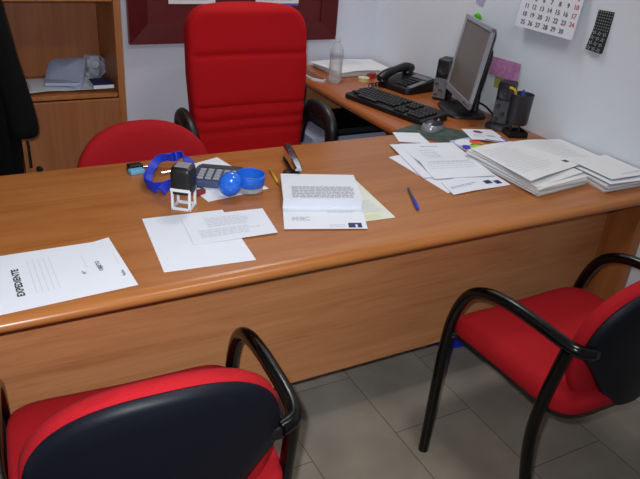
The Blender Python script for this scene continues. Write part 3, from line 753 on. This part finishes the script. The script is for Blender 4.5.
# stacks of documents at the right end
def stack(name, label, corners, z0, n, th, jit, seed, mat):
    cx = sum(c[0] for c in corners)/4; cy = sum(c[1] for c in corners)/4
    return tag(bundle(MB(), corners, z0, n, th, jit, seed).build(name, mat, loc=(cx, cy, z0)), label, 'papers', kind='stuff')
stack('document_stack', 'thick stack of documents in the middle of the desk right end, left of the others', [(-.262, .452), (-.045, .462), (-.035, .135), (-.258, .115)], ZD+.0012, 11, .0027, .035, 5, M['paper_w'])
stack('document_stack', 'stack of documents against the wall behind the other stacks', [(-.030, .492), (.188, .470), (.186, .262), (-.028, .262)], ZD+.0012, 10, .0022, .02, 9, M['paper_w'])
stack('document_stack', 'stack of documents at the right front corner of the desk', [(.000, .236), (.186, .246), (.190, .066), (-.022, .066)], ZD+.0012, 11, .0024, .03, 11, M['paper_w'])
s = Sheet([(-.262, .452), (-.045, .462), (-.028, .158), (-.262, .125)], ZD+.0325, lambda u, v: .003*math.sin(5*v+u*2)+.002*u)
s.lines(.1, .1, .9, .8, 16, 1, .3, .3); s.done('paper_sheet', 'second printed sheet from the top of the left document stack', 'paper', [M['paper_w'], M['ink_ll']])
s = Sheet([(-.252, .445), (-.050, .470), (.030, .215), (-.272, .140)], ZD+.0385, lambda u, v: .003*math.sin(4*u+v)+.003*v)
s.lines(.08, .15, .8, .85, 13, 1, .3, .3); s.rect(.86, .80, .93, .87, 2)
s.done('paper_sheet', 'top sheet of the left document stack, one small black mark', 'paper', [M['paper_w'], M['ink_ll'], M['ink']])
s = Sheet([(-.02, .488), (.190, .462), (.186, .250), (-.035, .275)], ZD+.0265, lambda u, v: .003*math.sin(5*u))
s.lines(.1, .1, .9, .9, 10, 1, .3, .3); s.done('paper_sheet', 'top sheet of the document stack against the wall', 'paper', [M['paper_w'], M['ink_ll']])
s = Sheet([(-.006, .232), (.190, .250), (.194, .062), (-.018, .060)], ZD+.0305, lambda u, v: .003*math.sin(4*u+2*v))
s.lines(.1, .1, .5, .3, 2, 1, .3, .3); s.done('paper_sheet', 'second sheet from the top of the right front document stack', 'paper', [M['paper'], M['ink_ll']])
s = Sheet([(.006, .240), (.192, .262), (.190, .085), (.004, .075)], ZD+.0375, lambda u, v: .003*math.sin(3*u+2))
s.rect(.45, .84, .93, .86, 1); s.done('paper_sheet', 'top sheet of the right front document stack, one ruled line', 'paper', [M['paper_w'], M['ink_l']])

# ================================================================== THINGS ON THE RETURN DESK
# mouse pad and mouse
m = MB(); c4 = [(-.345, .772), (-.170, .836), (-.045, .650), (-.215, .575)]
m.prism(c4, ZD+.0008, ZD+.0026)
tag(m.build('mouse_pad', M['pad'], loc=(-.19, .71, ZD)), 'dark green mottled mouse pad under the mouse', 'mouse pad')
ms = thing('computer_mouse', 'silver and dark computer mouse on the mouse pad', 'mouse', (-.172, .755, ZD+.0028), R(-66))
def mouse_body(z_lo, z_hi, sc):
    m = MB(); rg = []
    for i in range(8):
        q = i/7; z = z_lo+(z_hi-z_lo)*q; k = sc*math.sqrt(max(.02, 1-(z/.031)**2.6))
        rg.append([V(x*k*(1-.12*(y/.056)), y*k, z-.006*(y/.056)*q) for x, y in superell(.033, .058, 2.8, 36)])
    return m.rings(rg)
mouse_body(0, .018, 1.0).build('lower_body', M['silver'], ms)
mouse_body(.018, .0305, .99).build('top_cover', plain('dark_violet_plastic', (40, 38, 52), .3), ms)
MB().lathe([(0, -.003), (.008, -.003), (.008, .003), (0, .003)], 16, (0, .036, .0225), axis=(1, 0, 0)).build('wheel', M['grey'], ms)

# keyboard
kb = thing('keyboard', 'black computer keyboard along the edge of the return desk', 'keyboard', (-.168, 1.030, ZD), R(90+15.5))
# local x runs from far-left to near-right end, local y towards the back row
kb.rotation_euler.z = math.atan2(.703-1.214, -.181+.297)
L, Wd = .445, .165
m = MB(); rg = []
for z, sc in ((.001, .985), (.004, 1), (.016, 1), (.019, .985)):
    rg.append([V(x*sc, y*sc, z+(.010*(y+Wd/2)/Wd if z > .01 else 0)) for x, y in superell(L/2, Wd/2, 14, 56)])
m.rings(rg).build('case', M['blkp'], kb)
def keys(x0, n, rows, name):
    m = MB()
    for r_ in rows:
        for c_ in range(n):
            y = -.060+r_*.0222; m.box((x0+c_*.0178+(.005*(r_ % 3) if n > 8 else 0), y, .0235+.010*(y+Wd/2)/Wd), (.0155, .0185, .009), .003, seg=1)
    return m.build(name, M['dkgrey'] if name == 'x' else M['kbkey'], kb)
M['kbkey'] = plain('black_key_plastic', (26, 27, 29), .38)
keys(-.206, 14, range(1, 6), 'main_keys'); keys(.066, 3, (3, 4, 5), 'navigation_keys'); keys(.066, 3, (0, 1), 'arrow_keys'); keys(.137, 4, range(0, 5), 'number_keys')
MB().box((-.10, -.060, .0245), (.105, .0185, .009), .003).build('space_bar', M['kbkey'], kb)

# telephone
ph = thing('telephone', 'black desk telephone with its handset on the left', 'telephone', (.078, 1.300, ZD), R(-78))
m = MB(); rg = []
for z, sc in ((.0, .97), (.004, 1), (.020, 1.), (.026, .96)):
    rg.append([V(x*sc, y*sc, z+(.026*(y+.1)/.2 if z > .01 else 0)) for x, y in superell(.098, .1, 8, 48)])
m.rings(rg).build('base', M['blkp'], ph)
hs = MB().tube([(-.066, -.112, .038), (-.066, -.075, .058), (-.066, -.01, .072), (-.066, .05, .078), (-.066, .088, .070)], [.020, .021, .016, .021, .020], 14, smooth_n=5, flat=1.15, up=(1, 0, 0))
hs.tube([(-.066, -.092, .046), (-.066, -.094, .028)], [.024, .027], 16); hs.tube([(-.066, .070, .072), (-.066, .068, .050)], [.024, .027], 16)
hs.build('handset', M['blkp'], ph)
MB().box((.030, .062, .0485), (.10, .034, .006), .002, mat=Matrix.Rotation(.17, 3, 'X')).build('display', M['grey'], ph)
for r_ in range(4):
    for c_ in range(3):
        MB().box((.008+c_*.021, -.065+r_*.025, .0305+.026*(.035+r_*.025)/.2), (.015, .016, .006), .002, seg=1).build('button', M['dkgrey'], ph)
MB().box((.078, -.020, .037), (.024, .10, .004), .001, mat=Matrix.Rotation(.17, 3, 'X')).build('label_strip', M['grey'], ph)
MB().tube([(-.066+.010*math.cos(k*.9), -.100-.0028*k*1.0, .014+.010*math.sin(k*.9)) for k in range(0, 26)], .0028, 6).build('coiled_cord', M['blk'], ph)

# loudspeakers
def speaker(name, label, loc, rz, h, w_, d_, roundbase=False):
    o = thing(name, label, 'speaker', loc, rz)
    b0 = .014 if roundbase else 0
    m = MB(); rg = []
    for z, sc in ((b0, .96), (b0+.004, 1), (h-.012, 1), (h-.003, .97), (h, .9)):
        rg.append([V(x*sc, y*sc+.012*(z/h)**1, z) for x, y in superell(w_/2, d_/2, 7, 40)])
    m.rings(rg).build('cabinet', M['blkp'], o)
    fy = lambda z: -d_/2+.012*z/h
    MB().box((0, fy(h*.34)-.0016, b0+h*.30), (w_*.88, .004, h*.50), .003).build('front_plate', plain('mid_grey_plate', (74, 76, 82), .35) if roundbase else M['grey'], o)
    MB().lathe([(w_*.34, 0), (w_*.34, .003), (w_*.27, .003), (w_*.1, -.001), (0, .002)], 24, (0, fy(h*.74)-.0005, h*.76), axis=(0, -1, 0)).build('driver', M['dkgrey'], o)
    for zz, xx in ((.42, -.2), (.26, .12), (.13, -.2)):
        MB().lathe([(w_*.13, 0), (w_*.13, .004), (w_*.105, .010), (0, .011)], 18, (w_*xx, fy(h*zz)-.003, b0+h*zz), axis=(0, -1, 0)).build('knob', M['dkgrey' if roundbase else 'chrome'], o)
    if roundbase:
        MB().lathe([(.052, 0), (.054, .004), (.050, .012), (.036, .022), (0, .024)], 32, (0, -.012, 0)).build('foot', M['dkgrey'], o)
    return o
speaker('loudspeaker', 'black and grey loudspeaker between telephone and monitor', (.140, 1.115, ZD), R(-60), .172, .066, .088)
speaker('loudspeaker', 'black loudspeaker on a round foot behind the pen cup', (.114, .706, ZD), R(-58), .176, .062, .066, True)

# monitor (plane taken square to its tilt): local x = along the screen, -y = screen side
mo = thing('monitor', 'silver-framed flat monitor seen from its side, screen dark', 'monitor', (.066, .904, ZD), math.atan2(.777-1.098, .056-.189))
T = Matrix.Translation(V(0, 0, 0))
MW, MH = .341, .308; tilt = R(8)
# local +y points away from the viewer of the screen
TL = Matrix.Translation(V(0, 0, .0)) 
def mon(mb, name, mat, parent=mo, sharp=R(40)):
    # screen space: x right, y depth (0 = front), z up from panel centre
    mb.xform(Matrix.Translation(V(0, 0, .217)) @ Matrix.Rotation(-tilt, 4, 'X')); return mb.build(name, mat, parent, sharp=sharp)
fr = MB(); bw = .016
fr.box((0, .006, MH/2-bw/2), (MW, .014, bw), .002); fr.box((0, .006, -MH/2+bw*.75), (MW, .014, bw*1.5), .002)
for sx in (-1, 1): fr.box((sx*(MW/2-bw/2), .006, 0), (bw, .014, MH), .002)
mon(fr, 'bezel', M['silver'])
mon(MB().box((0, .0075, .004), (MW-.028, .006, MH-.036), 0), 'screen', M['screen'])
m = MB(); rg = []
for y, sc in ((.012, .99), (.020, .975), (.028, .90)):
    rg.append([V(x*sc, y, z*sc) for x, z in superell(MW/2, MH/2, 14, 56)])
m.rings(rg); mon(m, 'back_cover', M['blkp'])
m = MB(); rg = []
for y, sc in ((.022, 1.), (.046, .97), (.054, .85)):
    rg.append([V(x*sc, y, z*sc-.02) for x, z in superell(.135, .10, 8, 40)])
m.rings(rg); mon(m, 'rear_housing', M['blkp'])
for k in range(4): mon(MB().box((.10+.014*k, -.002, -MH/2+.011), (.008, .003, .004), .001), 'button', M['dkgrey'])
MB().tube([(0, .062, .016), (0, .066, .09), (0, .064, .175)], [.030, .024, .022], 16, flat=.55, up=(0, 1, 0)).build('neck', M['blkp'], mo)
m = MB(); rg = []
for z, sc in ((.0, .98), (.003, 1), (.010, .98), (.018, .8), (.021, .4)):
    rg.append([V(x*sc-.03, y*sc+.020, z) for x, y in superell(.118, .085, 4, 48)])
m.rings(rg).build('stand_base', M['blkp'], mo)
# cables behind the stand
tag(MB().tube([(.135, .875, ZD+.0505), (.150, .84, ZD+.040), (.150, .79, ZD+.020), (.140, .76, ZD+.006), (.155, .73, ZD+.0045), (.182, .75, ZD+.0045)], .0042, 8, smooth_n=6).build('cable', M['blk'], loc=(.15, .8, ZD)),
    'black cable curving from the monitor to the desk behind its foot', 'cable')

# pen cup over a small tray
cu = thing('pen_holder', 'dark pen cup raised on a stem above a small tray at the wall', 'pen holder', (.097, .602, ZD), R(-20))
MB().box((0, 0, .003), (.074, .066, .006), .001).build('tray', M['blkp'], cu)
for (x, y, a, b) in ((0, -.0315, .074, .003), (0, .0315, .074, .003), (-.0355, 0, .003, .060), (.0355, 0, .003, .060)):
    MB().box((x, y, .011), (a, b, .022), .001).build('tray_wall', M['blkp'], cu)
for x in (-.016, .018): MB().tube([(x, .012, .004), (x, .012, .050)], .0045, 10).build('stem', M['dkgrey'], cu)
MB().lathe([(0, .048), (.033, .048), (.036, .052), (.0405, .158), (.042, .160), (.040, .161), (.0385, .158), (.034, .055), (0, .053)], 36).build('cup', plain('dark_slate_plastic', (38, 42, 48), .42), cu)
def cw(x, y, z): return cu.matrix_basis if False else (Matrix.Translation(cu.location) @ Rz(cu.rotation_euler.z) @ V(x, y, z))
y1 = thing('scissors', 'yellow-handled scissors in the pen cup', 'scissors', cw(-.012, .004, .056))
pa, pb = cw(-.010, .0, .058), cw(-.030, .004, .166)
bar(y1, 'blade', [pa, pa.lerp(pb, .75)], .003, M['chrome'], 8)
bar(y1, 'handle', [pa.lerp(pb, .72), pb, cw(-.040, .008, .176), cw(-.052, .012, .178)], .0052, M['yellow'], 10, smooth_n=4)
p2 = thing('ballpoint_pen', 'dark blue pen standing in the pen cup', 'pen', cw(.006, .008, .056))
pa, pb = cw(.006, .008, .058), cw(.012, .028, .168)
bar(p2, 'barrel', [pa, pa.lerp(pb, .7)], .004, M['navy'], 8); bar(p2, 'cap', [pa.lerp(pb, .68), pb], [.005, .0045], M['cobalt'])

# bottle
bo = thing('water_bottle', 'open clear plastic water bottle on the return desk', 'bottle', (-.211, 1.462, ZD))
prof = [(0, .004), (.018, .002), (.0255, .0), (.029, .005), (.030, .018)]
z = .022
while z < .125:
    prof += [(.0302, z), (.0288, z+.0045)]; z += .009
prof += [(.0302, .130), (.030, .138), (.026, .158), (.019, .172), (.0135, .180), (.0130, .186), (.0150, .187), (.0150, .190), (.0128, .191), (.0128, .205)]
inner = [(max(0, r_-.0012), zz+(.0012 if i < 4 else 0)) for i, (r_, zz) in enumerate(prof)][::-1]
MB().lathe(prof+inner, 36).build('body', M['pet'], bo)
MB().lathe([(.0302, .1225), (.0309, .1225), (.0309, .1275), (.0302, .1275)], 36).build('waist_ring', plain('misty_plastic', (170, 172, 182), .2), bo)

# notepad, papers, tape, red box behind
np_ = thing('notepad', 'brown-covered notepad with white page edges left of the bottle', 'notepad', (-.245, 1.60, ZD), 0)
c4 = [(-.318, 1.50), (-.270, 1.462), (-.175, 1.655), (-.228, 1.70)]
local(MB().prism([(-.298, 1.70), (-.298, 1.520), (-.262, 1.470), (-.240, 1.492), (-.235, 1.70)], ZD+.0005, ZD+.010), np_).build('pages', M['paper'], np_)
local(MB().prism([(-.292, 1.70), (-.292, 1.525), (-.260, 1.478), (-.244, 1.494), (-.240, 1.70)], ZD+.0102, ZD+.0122), np_).build('cover', M['brown'], np_)
stack('document_pile', 'pile of pale papers lying between the bottle and the room corner', [(-.16, 1.775), (.175, 1.775), (.165, 1.56), (-.15, 1.54)], ZD+.0008, 7, .0030, .02, 21, M['paper_w'])
s = Sheet([(-.19, 1.76), (.12, 1.78), (.09, 1.545), (-.14, 1.52)], ZD+.026, lambda u, v: .004*math.sin(4*u)); s.lines(.1, .1, .9, .5, 5, 1, .4)
s.done('paper_sheet', 'top sheet of the pale papers behind the bottle', 'paper', [M['paper_w'], M['ink_ll']])
tp = thing('tape_roll', 'small cream tape roll beside the telephone handset', 'tape', (-.055, 1.462, ZD))
MB().lathe([(.016, .0), (.027, .0), (.027, .016), (.016, .016), (.016, .0)], 28).build('roll', plain('cream_tape', (206, 200, 150), .6), tp)
MB().lathe([(.0135, .0005), (.0158, .0005), (.0158, .0155), (.0135, .0155), (.0135, .0005)], 24).build('core', M['white'], tp)
rb = thing('staple_box', 'small red box behind the tape roll', 'box', (.010, 1.500, ZD), R(30))
MB().box((0, 0, .010), (.046, .026, .020), .0015).build('carton', plain('red_carton', (180, 40, 44), .5), rb)
MB().box((0, 0, .0212), (.044, .024, .0024), .0008).build('flap', M['dkred'], rb)

# ================================================================== ON THE RIGHT WALL
def wall_poly(pts):     # pts (y, z, standoff)
    return [V(XW-.0012-d, y, z) for y, z, d in pts]
# calendar sheet hanging with its foot off the wall
cy0, cy1, cz0, cz1 = .789, .503, 1.111, 1.50
def cS(u, v, e=0):      # u 0..1 left to right, v 0..1 from bottom up
    return V(XW-.0015-(.030*(1-v)**1.4)-e, cy0+(cy1-cy0)*u, cz0+(cz1-cz0)*v)
m = MB(); nv = 8
for e, flip in ((0, 0), (-.0012, 1)):
    m.add([cS(i, j/nv, e) for j in range(nv+1) for i in (0, 1)], [[2*j, 2*j+1, 2*j+3, 2*j+2] for j in range(nv)], 0, True)
hh_ = cz1-cz0; ww = cy0-cy1
def ctext(body, cx, z, size, mi):
    vs, fs = text_geo(body); xs = [q.x for q in vs]; mid = (min(xs)+max(xs))/2
    for dx in (-.0007, .0, .0007):
        m.add([cS(cx+(q.x-mid)*size/ww+dx/ww, (z+q.y*size-cz0)/hh_, .0009+abs(dx)*.1) for q in vs], fs, mi, False)
for d in range(1, 31):
    k = d+3; col_, row = k % 7, k//7
    z = cz0+.012+.0285*(4-row)
    ctext(str(d), (cy0-.752)/ww+.0383/ww*col_, z, .0235, 2 if col_ == 6 else 1)
tag(m.build('wall_calendar', [M['paper'], M['ink'], M['redink']], loc=(XW, (cy0+cy1)/2, cz1)), 'white month calendar sheet hanging on the right wall', 'calendar')

# dark patterned strip, two panels
ps = thing('patterned_strip', 'dark strip with pale pattern on the wall right of the calendar', 'decoration', (XW, .42, 1.225))
def strip(corners, cells, name, mode):
    a, b, c, d = wall_poly(corners); m = MB()     # TL TR BR BL
    k4 = [V(XW-.0002, q.y, q.z) for q in (a, b, c, d)]
    m.add([a, b, c, d]+k4, [[0, 1, 2, 3], [7, 6, 5, 4], [0, 4, 5, 1], [1, 5, 6, 2], [2, 6, 7, 3], [3, 7, 4, 0]], 0, False)
    off = V(-.0009, 0, 0); S = lambda u, v: a.lerp(b, u).lerp(d.lerp(c, u), v)+off
    nx, ny = cells
    for i in range(nx):
        for j in range(ny):
            u, v = (i+.5)/nx, (j+.5)/ny; du, dv = .5/nx, .5/ny
            if mode == 'dash': q = [(-.62, -.1), (.1, -.42), (.62, .1), (-.1, .42)]; m.add([S(u+x*du, v+y*dv) for x, y in q], [[0, 1, 2, 3]], 1, False)
            else:
                for k in range(4):
                    w0 = PI/2*k+.4+(.7 if (i+j) % 2 else 0)
                    q = [(.12*math.cos(w0), .12*math.sin(w0)), (.6*math.cos(w0-.4), .6*math.sin(w0-.4)), (.82*math.cos(w0), .82*math.sin(w0)), (.6*math.cos(w0+.4), .6*math.sin(w0+.4))]
                    m.add([S(u+x*du, v+y*dv) for x, y in q], [[0, 1, 2, 3]], 1, False)
    return local(m, ps).build(name, [M['patt'], M['patt_l']], ps)
strip([(.447, 1.222, .0), (.381, 1.224, .0), (.383, 1.158, .003), (.447, 1.159, .003)], (7, 7), 'upper_panel', 'dash')
strip([(.447, 1.159, .003), (.383, 1.158, .003), (.388, 1.089, .012), (.453, 1.092, .012)], (3, 4), 'lower_panel', 'flower')

def note(name, label, cat, pts, mat):
    P = wall_poly(pts); B = [q+V(.0008, 0, 0) for q in P]
    m = MB().add(P+B, [[0, 1, 2, 3], [7, 6, 5, 4], [0, 4, 5, 1], [1, 5, 6, 2], [2, 6, 7, 3], [3, 7, 4, 0]], 0, False)
    return tag(m.build(name, mat, loc=(XW, pts[0][0], pts[0][1])), label, cat)
note('sticky_note', 'mottled pink note on the wall behind the monitor', 'note', [(.905, .968, .0035), (.741, .973, .0035), (.742, .900, .006), (.905, .897, .006)], M['pink'])
note('sticky_note', 'yellow-green note half under the pink one', 'note', [(.872, .915, .0002), (.775, .915, .0002), (.775, .855, .0002), (.872, .852, .0002)], M['ynote'])
note('sticky_note', 'pale violet paper corner high on the wall above the monitor', 'note', [(1.085, 1.20, .0), (1.00, 1.20, .0), (1.02, 1.146, .002), (1.06, 1.150, .002)], plain('violet_note', (172, 168, 206), .7))
gp = thing('push_pin', 'bright green round push pin on the wall above the monitor', 'push pin', (XW, 1.023, 1.10))
MB().lathe([(.005, .0), (.005, .006), (.014, .009), (.0175, .016), (.014, .024), (0, .027)], 24, axis=(-1, 0, 0)).build('head', M['green'], gp)
MB().lathe([(.0075, .0003), (.0075, .003), (.005, .004)], 20, axis=(-1, 0, 0)).build('collar', M['green'], gp)

# ================================================================== LIGHT
def area(name, loc, size, power, color, rot=(0, 0, 0)):
    l = bpy.data.lights.new(name, 'AREA'); l.shape = 'RECTANGLE'; l.size, l.size_y = size; l.energy = power; l.color = color
    o = bpy.data.objects.new(name, l); COL.objects.link(o); o.location = loc; o.rotation_euler = rot; return o
area('ceiling_light_rear', (-.45, 1.35, ZC-.03), (.5, .35), 11.5, (1, .97, .92))
area('ceiling_light_front', (-.75, -.62, ZC-.03), (.5, .25), 11.5, (1, .97, .92))

# ================================================================== CAMERA
f, yaw, pitch, roll, CX, CY, CZ = 665.784, .52133, .474218, .0805893, -1.734626, -1.174903, 1.490786
cy, sy, cp, spn = math.cos(yaw), math.sin(yaw), math.cos(pitch), math.sin(pitch)
fwd = V(sy*cp, cy*cp, -spn); rt = V(cy, -sy, 0); up = rt.cross(fwd)
c_, s_ = math.cos(roll), math.sin(roll)
r2 = rt*c_+up*s_; u2 = up*c_-rt*s_
cam = bpy.data.cameras.new('camera'); cam.sensor_width = 36; cam.lens = f*36/640; cam.clip_start = .01
co = bpy.data.objects.new('camera', cam); COL.objects.link(co)
mw = Matrix(((r2.x, u2.x, -fwd.x, CX), (r2.y, u2.y, -fwd.y, CY), (r2.z, u2.z, -fwd.z, CZ), (0, 0, 0, 1)))
co.matrix_world = mw; scene.camera = co
# built-in flash of the camera: a small spot beside the lens
fl = bpy.data.lights.new('camera_flash', 'SPOT'); fl.energy = 78; fl.spot_size = R(92); fl.spot_blend = 1; fl.shadow_soft_size = .012; fl.color = (.93, .96, 1)
fo = bpy.data.objects.new('camera_flash', fl); COL.objects.link(fo)
fd_ = (fwd-r2*.17-u2*.05).normalized()          # the flash throws most of its light left of centre
fo.rotation_mode = 'QUATERNION'; fo.location = V(CX, CY, CZ)-r2*.03+u2*.045; fo.rotation_quaternion = fd_.to_track_quat('-Z', 'Y')

wd = bpy.data.worlds.new('room'); scene.world = wd; wd.use_nodes = True
wd.node_tree.nodes['Background'].inputs[0].default_value = (.6, .7, 1, 1); wd.node_tree.nodes['Background'].inputs[1].default_value = .02
scene.view_settings.view_transform = 'Standard'
scene.view_settings.exposure = .1
